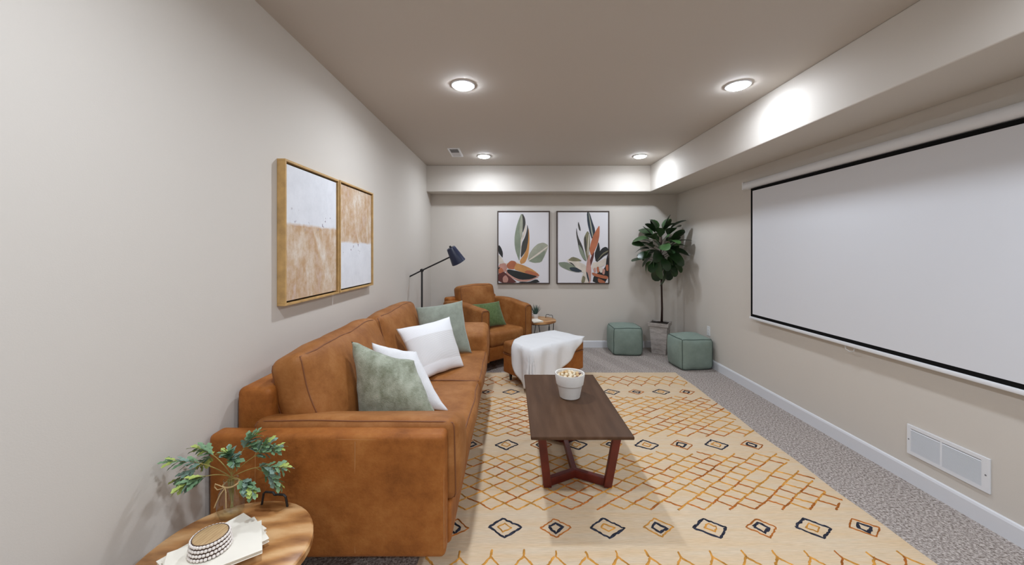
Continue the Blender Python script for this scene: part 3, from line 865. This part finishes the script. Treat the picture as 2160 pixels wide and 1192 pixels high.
# ------------------------------------------------------------------ ottoman and throw (local: near corner at origin, +x to right corner, +y to left corner)
OR_ = R(38)
OW, OH, OT = .786, .467, .432
ott = thing('leather_ottoman', 'cognac leather ottoman under a white throw in front of the armchair', 'ottoman', (.205, 3.66, 0), OR_)
obj('body', xf(soft_box(OW / 2, OH / 2, .105, .018), (OW / 2, OH / 2, .20)), LD, ott, True)
c = obj('top_cushion', xf(soft_box(OW / 2 + .004, OH / 2 + .004, .066, .03, bulge=(0, 0, .008), wr=.003), (OW / 2, OH / 2, OT - .066)), LE, ott, True)
obj('piping', tube([(OW / 2 + a, OH / 2 + b_, .305) for a, b_ in rrect(OW / 2 + .003, OH / 2 + .003, .02)], .0045, 6, True), PP, c)
for x in (.06, OW - .06):
    for y in (.06, OH - .06):
        obj('leg', xf(lathe([(.011, .012), (.021, .1)], 12), (x, y, 0)), M['leg'], ott)
zt = OT + .012
def drape(a, b_):
    ea, eb = max(0, -a - .01), max(0, -b_ - .01)
    dr = math.hypot(ea, eb)
    rip = .5 + .5 * math.sin(34 * b_ + 3 * dr) if eb == 0 else .5 + .5 * math.sin(27 * a + 2 * dr)
    if ea > 0 and eb > 0: rip = .5 + .5 * math.sin(math.atan2(eb, ea) * 9 + 1.2)
    out = .020 + min(.05, .02 + dr * .09) * rip * min(1, dr / .08)
    if dr == 0:
        bx, by = max(a, -.012), max(b_, -.012)
        z = zt + .006 * noise.noise(Vector((a * 7, b_ * 7, 2))) + .008 * noise.noise(Vector((a * 16 + b_ * 5, b_ * 3, 8)))
        return (bx, by, z + .012 * max(0, 1 - ((bx / OW - .5) ** 2 + (by / OH - .5) ** 2) * 4))
    e = min(1, dr / .03)
    ux, uy = -ea / dr, -eb / dr
    x = a if ea == 0 else ux * out * e - .004
    y = b_ if eb == 0 else uy * out * e - .004
    return (x, y, zt - dr * .985 - .002 * e)
poly = [(.80, -.004), (.80, .20), (.78, OH - .01), (.55, OH + .002), (.26, OH - .005), (.10, .385), (-.012, .285), (-.10, .262), (-.20, .235), (-.30, .175), (-.385, .10), (-.40, .02), (-.345, -.13), (-.27, -.28), (-.12, -.375), (0.0, -.385), (.11, -.375), (.21, -.355), (.33, -.32), (.435, -.255), (.60, -.135), (.76, -.02)]
# resample boundary
B = []
for i in range(len(poly)):
    a, b_ = Vector(poly[i]), Vector(poly[(i + 1) % len(poly)])
    for k in range(5): B.append(a.lerp(b_, k / 5))
cen = Vector((.32, .18)); NR = 26
V = [drape(*cen)]; F = []
nb = len(B)
for r_ in range(1, NR + 1):
    for k in range(nb):
        q = cen.lerp(B[k], r_ / NR); V.append(drape(q.x, q.y))
for k in range(nb): F.append((0, 1 + k, 1 + (k + 1) % nb))
for r_ in range(NR - 1):
    for k in range(nb):
        l = (k + 1) % nb; a = 1 + r_ * nb; c_ = a + nb
        F.append((a + k, c_ + k, c_ + l, a + l))
th = obj('throw_blanket', (V, F), M['throw'], None, True)
th.location = ott.location; th.rotation_euler = ott.rotation_euler
md = th.modifiers.new('thick', 'SOLIDIFY'); md.thickness = .006; md.offset = 1
tag(th, 'white throw blanket draped over the ottoman, hanging to the rug', 'blanket')

# ------------------------------------------------------------------ coffee table
ct = thing('coffee_table', 'dark walnut coffee table with red-brown angular legs on the rug', 'table', (.376, 2.395, 0))
CT = .45
obj('tabletop', bbox(-.27, .27, -.485, .485, CT - .018, CT, .005), M['walnut'], ct)
def bar(p, q, wx, wy):
    """a straight bar of rectangular section between two points (section kept level)"""
    p, q = Vector(p), Vector(q); V = []
    for c in (p, q): V += [(c.x - wx, c.y - wy, c.z), (c.x + wx, c.y - wy, c.z), (c.x + wx, c.y + wy, c.z), (c.x - wx, c.y + wy, c.z)]
    return V, [(3, 2, 1, 0), (4, 5, 6, 7), (0, 1, 5, 4), (1, 2, 6, 5), (2, 3, 7, 6), (3, 0, 4, 7)]
def rail(a, b_, wid, z0, z1):
    a, b_ = Vector(a), Vector(b_); d = (b_ - a).normalized(); s = Vector((-d.y, d.x)) * wid / 2
    V = [(*(a - s), z0), (*(b_ - s), z0), (*(b_ + s), z0), (*(a + s), z0), (*(a - s), z1), (*(b_ - s), z1), (*(b_ + s), z1), (*(a + s), z1)]
    return V, box(0, 1, 0, 1, 0, 1)[1]
for e in (-1, 1):                                     # near end, far end
    yl, yt, yc = .1 + e * .305, .1 + e * .385, .1 + e * .205
    for s in (-1, 1):
        obj('leg', bevel(bar((.022 + s * .178, yl, .0145), (.022 + s * .228, yt, CT - .018), .024, .016), .004), M['red_wood'], ct)
        obj('foot_rail', bevel(rail((.022 + s * .20, yl + e * .004), (.022, yc), .034, .0145, .062), .004), M['red_wood'], ct)
obj('stretcher', bevel(rail((.022, -.11), (.022, .31), .034, .015, .0605), .004), M['red_wood'], ct)

# pot of snacks
pot = thing('white_pot', 'white flower pot shaped bowl standing on the coffee table', 'bowl', (.393, 2.44, CT))
obj('pot_body', lathe([(.060, 0), (.066, .004), (.083, .088), (.089, .090), (.099, .155), (.097, .160), (.089, .158), (.082, .10), (.078, .09), (.074, .088), (.058, .012), (.003, .010)], 40, True, True), M['terracotta'], pot, angle=35)
obj('filling', lathe([(.076, .09), (.083, .125), (.05, .135), (.002, .138)], 24, False, True), M['snack_a'], pot)
k = 0
for r_, n, z in ((.0, 1, .153), (.026, 5, .151), (.052, 10, .147), (.074, 14, .141)):
    for i in range(n):
        a = 2 * PI * i / n + r_ * 40
        g = soft_box(random.uniform(.010, .014), random.uniform(.008, .011), random.uniform(.007, .010), .007, 1, wr=.0025, seed=k, ws=60)
        o = obj('snack_piece', g, M[random.choice(['snack_a', 'snack_b', 'snack_b', 'snack_b', 'snack_c' if k % 3 == 0 else 'snack_a'])], None, True)
        o.location = (.393 + r_ * math.cos(a), 2.44 + r_ * math.sin(a), CT + z + random.uniform(-.002, .004)); o.rotation_euler = (J(.6), J(.6), J(3))
        tag(o, 'small tan or cream snack piece heaped in the white pot', 'snack', 'snack pieces in the white pot'); k += 1

# ------------------------------------------------------------------ side tables with hairpin legs
def side_table(loc, rad, h, label, hang, seed):
    t = thing('side_table', label, 'table', loc)
    V, F = [], []
    prof = [(.0, h), (.5, h), (.97, h), (1, h - .006), (1, h - .026), (.97, h - .03), (.0, h - .03)]
    n = 48
    P = []
    for (q, z) in prof[1:-1]:
        for k in range(n):
            a = 2 * PI * k / n; rr = rad * q * (1 + .012 * math.sin(3 * a + seed) + .008 * math.sin(5 * a + 2 * seed))
            P.append((rr * math.cos(a), rr * math.sin(a), z))
    m_ = len(prof) - 2
    for i in range(m_ - 1):
        for k in range(n):
            l = (k + 1) % n; F.append((i * n + k, (i + 1) * n + k, (i + 1) * n + l, i * n + l))
    F.append(tuple(range(n))); F.append(tuple((m_ - 1) * n + k for k in range(n))[::-1])
    obj('tabletop', (P, F), M['mango'], t, angle=40)
    rr = rad - .03
    obj('ring_frame', tube([(rr * math.cos(2 * PI * k / 32), rr * math.sin(2 * PI * k / 32), h - .035) for k in range(32)], .005, 6, True), M['black_metal'], t)
    for k in range(4):
        a = R(20 + 90 * k); b0, b1 = a - .36, a + .36
        f = (rr * math.cos(a), rr * math.sin(a), .006)
        obj('hairpin_leg', tube([(rr * math.cos(b0), rr * math.sin(b0), h - .036), (f[0] - .006 * math.sin(a) * -1, f[1] - .006 * math.cos(a), .012), f, (f[0] - .006 * math.sin(a), f[1] + .006 * math.cos(a), .012), (rr * math.cos(b1), rr * math.sin(b1), h - .036)], .005, 6), M['black_metal'], t)
    # bent-wire lifting handle at the back edge
    (hx, hy), ang = hang
    g = tube([(-.052, 0, h - .004), (-.044, 0, h + .042), (-.036, 0, h + .048), (-.006, 0, h + .048), (0, 0, h + .040), (.006, 0, h + .040), (.012, 0, h + .042), (.036, 0, h + .042), (.044, 0, h + .036), (.052, 0, h - .004)], .004, 6)
    obj('handle', xf(g, (hx, hy, 0), (0, 0, ang)), M['black_metal'], t)
    return t
side_table((-.9, 1.155, 0), .247, .47, 'round mango wood side table at the near end of the sofa', ((.022, .212), R(-6)), 1)
side_table((.375, 5.08, 0), .25, .475, 'round wood side table with wire legs behind the armchair', ((.17, .10), R(-15)), 2)

def book(loc, rz, w_, l_, h_, label):
    t = thing('paper_book', label, 'book', loc, rz, 'unbound cream books')
    c0 = bbox(-w_ / 2, w_ / 2, -l_ / 2, l_ / 2, 0, .002, .0006, 1); c1 = bbox(-w_ / 2, w_ / 2, -l_ / 2, l_ / 2, h_ - .002, h_, .0006, 1)
    obj('cover', c0, M['paper'], t); obj('cover', c1, M['paper'], t)
    obj('pages', merge(*[box(-w_ / 2 + .003 + J(.0015), w_ / 2 - .002 + J(.0015), -l_ / 2 + .002 + J(.0015), l_ / 2 - .002 + J(.0015), .002 + (h_ - .004) * i / 6, .002 + (h_ - .004) * (i + 1) / 6 - .0003) for i in range(6)]), M['paper_edge'], t)
    return t
book((-.943, 1.170, .4705), R(61 - 90), .15, .235, .014, 'cream book lying lowest under the vase side of the stack')
book((-.906, 1.135, .485), R(50 - 90), .15, .235, .012, 'cream book lying in the middle of the fanned stack')
book((-.893, 1.110, .4975), R(35 - 90), .15, .235, .012, 'cream book on top of the fanned stack under the shell box')
book((.33, 4.93, .4755), R(20), .15, .21, .016, 'small cream book on the far round side table')

# shell box
sb = thing('shell_box', 'round wooden box ringed with rows of white shells on the books', 'box', (-.913, 1.118, .510))
sb.scale = (.76, .76, .80)
obj('box_wall', lathe([(.062, 0), (.068, .003), (.060, .055), (.0585, .057), (.0565, .055), (.0565, .05)], 40, True, True), M['bead_string'], sb, angle=40)
obj('lid', lathe([(.0568, .044), (.0568, .0555), (.054, .0575), (.002, .058)], 40, True, True), M['mango_disc'], sb, angle=40, label='carved wooden lid')
sh = soft_box(.0056, .004, .0050, .0036, 1)
shell_me = None
for row in range(4):
    z = .008 + .0142 * row; rr = .068 - .008 * (z / .055) + .002
    for k in range(34):
        a = 2 * PI * (k + .5 * (row % 2)) / 34
        o = obj('shell', shell_me or sh, M['shell'], sb, True)
        shell_me = o.data
        o.location = (rr * math.cos(a), rr * math.sin(a), z); o.rotation_euler = (.25 * (1 if k % 2 else -1), 0, a + PI / 2)

# vase
VX, VY = -1.003, 1.318
vs = thing('glass_vase', 'small clear glass bottle vase with twine bow on the side table', 'vase', (VX, VY, .4705))
obj('bottle', lathe([(.028, 0), (.034, .003), (.042, .03), (.043, .05), (.036, .085), (.024, .108), (.020, .118), (.023, .130), (.0215, .131), (.0195, .130)], 36, True, False), M['glass'], vs, angle=50)
tw = obj('twine', tube([(.0235 * math.cos(2 * PI * k / 20), .0235 * math.sin(2 * PI * k / 20), .112 + .001 * math.sin(k)) for k in range(20)], .0028, 6, True), M['twine'], vs)
obj('bow_loop', tube([(-.004, -.024, .112), (-.02, -.03, .125), (-.034, -.028, .128), (-.038, -.026, .116), (-.028, -.026, .106), (-.004, -.024, .112)], .0018, 5), M['twine'], tw)
obj('bow_tail', tube([(-.002, -.024, .112), (-.012, -.034, .095), (-.02, -.042, .07), (-.024, -.045, .055)], .0018, 5), M['twine'], tw)
obj('bow_tail', tube([(-.002, -.024, .112), (.008, -.034, .10), (.016, -.044, .08), (.018, -.046, .055)], .0018, 5), M['twine'], tw)

# greenery
def leaf_mesh(L, W, lob=0, n=5, bend=.25, fold=.25, wid=None):
    V, F = [], []
    for i in range(n + 1):
        q = i / n
        wd = W * (wid(q) if wid else math.sin(PI * min(1, q * .96 + .02)) ** .8)
        x = L * q; z = -bend * L * q * q
        V += [(x, -wd, z + fold * wd), (x, 0, z), (x, wd, z + fold * wd)]
        if i:
            o = 3 * i; F += [(o - 3, o, o + 1, o - 2), (o - 2, o + 1, o + 2, o - 1)]
    return mesh(V, F, True)
def lobed(q): return (.25 + .75 * math.sin(PI * min(1, q)) ** .7) * (1 + .35 * math.cos(q * 16)) * (1 if q < .95 else .4)
leaf_v = []
for mt in ('leaf_a', 'leaf_b', 'leaf_c'):
    me = leaf_mesh(.036, .0064, n=10, bend=.2, wid=lobed); me.materials.append(M[mt]); leaf_v.append(me)
def orient(d, up=(0, 0, 1), roll=0):
    d = Vector(d).normalized(); u = Vector(up); s = u.cross(d)
    if s.length < 1e-3: s = Vector((1, 0, 0)).cross(d)
    s.normalize(); n_ = d.cross(s)
    m_ = Matrix((d, s, n_)).transposed()
    return (m_ @ Matrix.Rotation(roll, 3, 'X')).to_euler()
neck = Vector((VX, VY, .47 + .128))
tips = [((356, 975, 1.27), 'sprig reaching far left toward the wall, upper one'), ((378, 1030, 1.22), 'lime tipped sprig drooping to the lower left'),
        ((412, 945, 1.36), 'sprig rising to the upper left of the vase'), ((540, 916, 1.36), 'tallest sprig rising at the top right'),
        ((592, 944, 1.33), 'sprig reaching to the upper right before the sofa arm'), ((604, 988, 1.30), 'sprig reaching straight right before the sofa arm'),
        ((532, 1040, 1.24), 'grey green sprig drooping at the lower right'), ((480, 958, 1.30), 'short sprig in the middle straight above the neck')]
for k, (tp, lab) in enumerate(tips):
    T_ = at(*tp); T_.x = max(T_.x, xl(T_.y) + .03)
    base = neck + Vector((J(.008), J(.008), -.10)); nk = neck + Vector((.010 * math.cos(k * .8), .010 * math.sin(k * .8), .0))
    mid = nk.lerp(T_, .45) + Vector((0, 0, .05))
    t = thing('leafy_sprig', 'leafy green ' + lab, 'plant', nk, 0, 'sprigs in the glass vase')
    P = []
    for i in range(13):
        q = i / 12; P.append((1 - q) ** 2 * nk + 2 * q * (1 - q) * mid + q * q * T_)
    obj('stem', tube([base, (base + nk) / 2] + P, [.0016] * 8 + [.0012] * 7, 5), M['stem'], t, world=True)
    rm = root_matrix(t).inverted()
    # a side branch leaves the stem half way
    sp = P[6]; dv = (P[12] - P[6]); ax = Vector((J(1), J(1), J(1))).normalized()
    dv2 = Matrix.Rotation(R(34 if k % 2 else -34), 3, Vector((.25 * (k % 3 - 1), 1, .2)).normalized()) @ dv * .85
    Q = [sp + dv2 * (i / 8) + Vector((0, 0, -.015 * (i / 8) ** 2)) for i in range(9)]
    for q_ in Q: q_.x = max(q_.x, xl(q_.y) + .03)
    obj('stem', tube(Q, .0011, 5), M['stem'], t, world=True)
    for path, total, st in ((P, 20, .55), (Q, 16, .3)):
        n_ = len(path) - 1
        for i in range(total):
            q = st + (1 - st) * (i / (total - 1)); f = q * n_; a = min(n_ - 1, int(f)); p = path[a].lerp(path[a + 1], f - a); d = (path[a + 1] - path[a]).normalized()
            ph = i * 2.4 + k
            side = Matrix.Rotation(ph, 3, d) @ d.orthogonal().normalized()
            ld = (d * (1.15 if i < total - 2 else 2.2) + side * .8 + Vector((0, 0, -.05))).normalized()
            L = obj('leaf', leaf_v[1 if (q > .86 and i % 2 == 0) or (k in (1, 2) and i % 3 == 1) else (2 if (i + k) % 3 == 0 else 0)], None, t)
            L.location = rm @ p; L.rotation_euler = orient(ld, (0, 0, 1), J(.7)); s_ = random.uniform(.8, 1.2) * (1.05 if q < .9 else .85); L.scale = (s_, s_ * 1.15, s_)

# succulent on the far table
su = thing('potted_succulent', 'small spiky succulent in a white pot on the far side table', 'plant', (.375, 5.03, .4755))
su.location = (.345, 5.11, .4755)
obj('pot', lathe([(.032, 0), (.036, .004), (.044, .07), (.040, .07), (.036, .06), (.003, .06)], 24, True, True), M['white_enamel'], su, angle=40)
me = leaf_mesh(.13, .012, n=6, bend=-.05, fold=.6, wid=lambda q: 1 - q * .9); me.materials.append(M['succulent'])
for i in range(20):
    a = i * 2.4; el = R(80 - 38 * (i / 19))
    L = obj('leaf', me, None, su); L.location = (.012 * math.cos(a), .012 * math.sin(a), .058)
    L.rotation_euler = orient((math.cos(a) * math.cos(el), math.sin(a) * math.cos(el), math.sin(el))); L.scale = (random.uniform(.8, 1.15),) * 3

# ------------------------------------------------------------------ floor lamp
lp = thing('floor_lamp', 'black floor lamp with navy cone shade behind the sofa', 'lamp', (-1.045, 4.33, 0))
obj('base', lathe([(.12, 0), (.125, .006), (.12, .018), (.02, .022), (.012, .03)], 32), M['black_metal'], lp, angle=40)
obj('pole', lathe([(.011, .02), (.011, 1.17), (.009, 1.19)], 12), M['black_metal'], lp, angle=40)
kp = Vector((0, 0, 1.19))
sh_c = Vector((.385, 0, 1.375))
ar = obj('swing_arm', tube([kp + Vector((-.185, 0, -.093)), kp, sh_c + Vector((-.055, 0, -.028))], .0085, 8), M['black_metal'], lp)
obj('joint_knob', xf(lathe([(.017, -.022), (.020, -.018), (.020, .018), (.017, .022)], 14), tuple(kp), (R(90), 0, 0)), M['black_metal'], lp, angle=40)
g = lathe([(.086, -.105), (.087, -.104), (.054, .085), (.048, .095), (.02, .098), (.002, .098)], 32, False, True)
SHR = (R(14), R(-27), 0)
s = obj('lamp_shade', xf(g, tuple(sh_c), SHR), M['navy'], lp, angle=40, label='navy cone lamp shade')
obj('shade_lining', xf(lathe([(.0855, -.1045), (.052, .083), (.003, .09)], 32, False, True), tuple(sh_c), SHR), M['white_enamel'], s, angle=40, label='white inside of the shade')
obj('switch_knob', xf(lathe([(.012, .098), (.012, .115), (.008, .118)], 12), tuple(sh_c), SHR), M['black_metal'], s)

# ------------------------------------------------------------------ poufs
def pouf(loc, rz, hx, hy, hz, label, seed):
    t = thing('pouf', label, 'pouf', loc, rz, 'sage green cube poufs')
    g = soft_box(hx, hy, hz, .05, 9, bulge=(.034, .034, .028), wr=.008, seed=seed, ws=6)
    b_ = obj('cover', xf(g, (0, 0, hz)), M['pouf'], t, True)
    kw = dict(r=.05, bulge=(.034, .034, .028), wr=.008, seed=seed, ws=6); H = (hx, hy, hz); up = Vector((0, 0, hz))
    for z in (-1, 1):
        obj('piping', tube([p_ + up for p_ in edge_loop(H, 2, z, **kw)], .0045, 5, True), M['pouf_pipe'], t)
    for sx in (-1, 1):
        for sy in (-1, 1):
            obj('piping', tube([soft_pt((sx * hx, sy * hy, -hz + 2 * hz * i / 14), H, **kw) + up for i in range(15)], .0045, 5), M['pouf_pipe'], t)
pouf((1.597, 5.155, 0), R(-3), .20, .188, .191, 'sage green cube pouf against the back wall left of the planter', 1)
pouf((2.207, 4.54, 0), R(4), .196, .184, .187, 'sage green cube pouf in front of the planter by the right wall', 3)

# ------------------------------------------------------------------ potted fig
fg = thing('potted_fig_tree', 'dark green fiddle leaf fig tree in a grey square planter', 'plant', (2.085, 5.13, 0), R(-33))
b0, b1, ph_ = .092, .128, .43
V = []
for (h, z) in ((b0, 0), (b1 - .010, ph_ - .05), (b1 + .004, ph_ - .05), (b1 + .008, ph_), (b1 - .014, ph_), (b1 - .02, ph_ - .05)):
    V += [(-h, -h, z), (h, -h, z), (h, h, z), (-h, h, z)]
F = [(3, 2, 1, 0)]
for i in range(5):
    for k in range(4): F.append((i * 4 + k, i * 4 + (k + 1) % 4, (i + 1) * 4 + (k + 1) % 4, (i + 1) * 4 + k))
F.append((20, 21, 22, 23))
obj('planter', bevel((V, F), .004), M['planter'], fg)
g = soft_box(b1 - .016, b1 - .016, .02, .012, 6, bulge=(0, 0, .012), wr=.006, ws=30)
obj('soil', xf(g, (0, 0, ph_ - .035)), M['soil'], fg, True)
rm = root_matrix(fg).inverted()
C = Vector((2.075, 5.06, 1.47))
tr = [(2.11, 5.13, .40), (2.113, 5.125, .62), (2.106, 5.12, .82), (2.098, 5.11, 1.02), (2.085, 5.09, 1.2), (2.075, 5.07, 1.42), (2.075, 5.06, 1.62), (2.09, 5.05, 1.78)]
trk = obj('trunk', tube(tr, [.017, .014, .013, .0125, .011, .009, .007, .004], 10), M['trunk'], fg, True, True)
figw = lambda q: (.18 + .55 * q + .75 * math.sin(PI * q) ** .9) * (1 if q < .93 else .55) * (0.9 if q < .35 else 1)
lmes = []
for bd in (.10, .35, .6):
    me = leaf_mesh(.215, .058, n=9, bend=bd, fold=.22, wid=figw); me.materials.append(M['fig_leaf']); lmes.append(me)
n_l = 0
for i in range(66):
    q = (i + .5) / 66; z = 1 - 2 * q; a = i * 2.39996
    rr = math.sqrt(1 - z * z)
    d = Vector((rr * math.cos(a), rr * math.sin(a), z))
    shell_r = random.choice((.30, .5, .62))
    p = C + Vector((d.x * .235, d.y * .17, d.z * .30)) * (shell_r + .3)
    stem_p = Vector((2.078, 5.07, max(1.14, min(1.74, p.z - .08))))
    ld = (d + Vector((J(.35), J(.35), .18 + J(.35)))).normalized()
    s_ = random.uniform(.78, 1.12)
    tip = p + ld * .2 * s_
    for _ in range(12):
        tip = p + ld * .2 * s_
        if tip.x < 2.34 and tip.y < 5.27: break
        if tip.x >= 2.34: ld.x -= .25
        if tip.y >= 5.27: ld.y -= .25
        ld.normalize(); p.x = min(p.x, 2.30); p.y = min(p.y, 5.28)
    L = obj('leaf', lmes[i % 3], None, fg)
    L.location = rm @ p; e = orient(ld, (0, 0, 1), J(.8)).to_matrix()
    L.rotation_euler = (rm.to_3x3() @ e).to_euler(); L.scale = (s_, s_, s_)
    if i % 3 == 0:
        obj('branch', tube([stem_p, (stem_p + p) / 2 + Vector((0, 0, .01)), p], [.004, .003, .002], 5), M['trunk'], fg, True, True)
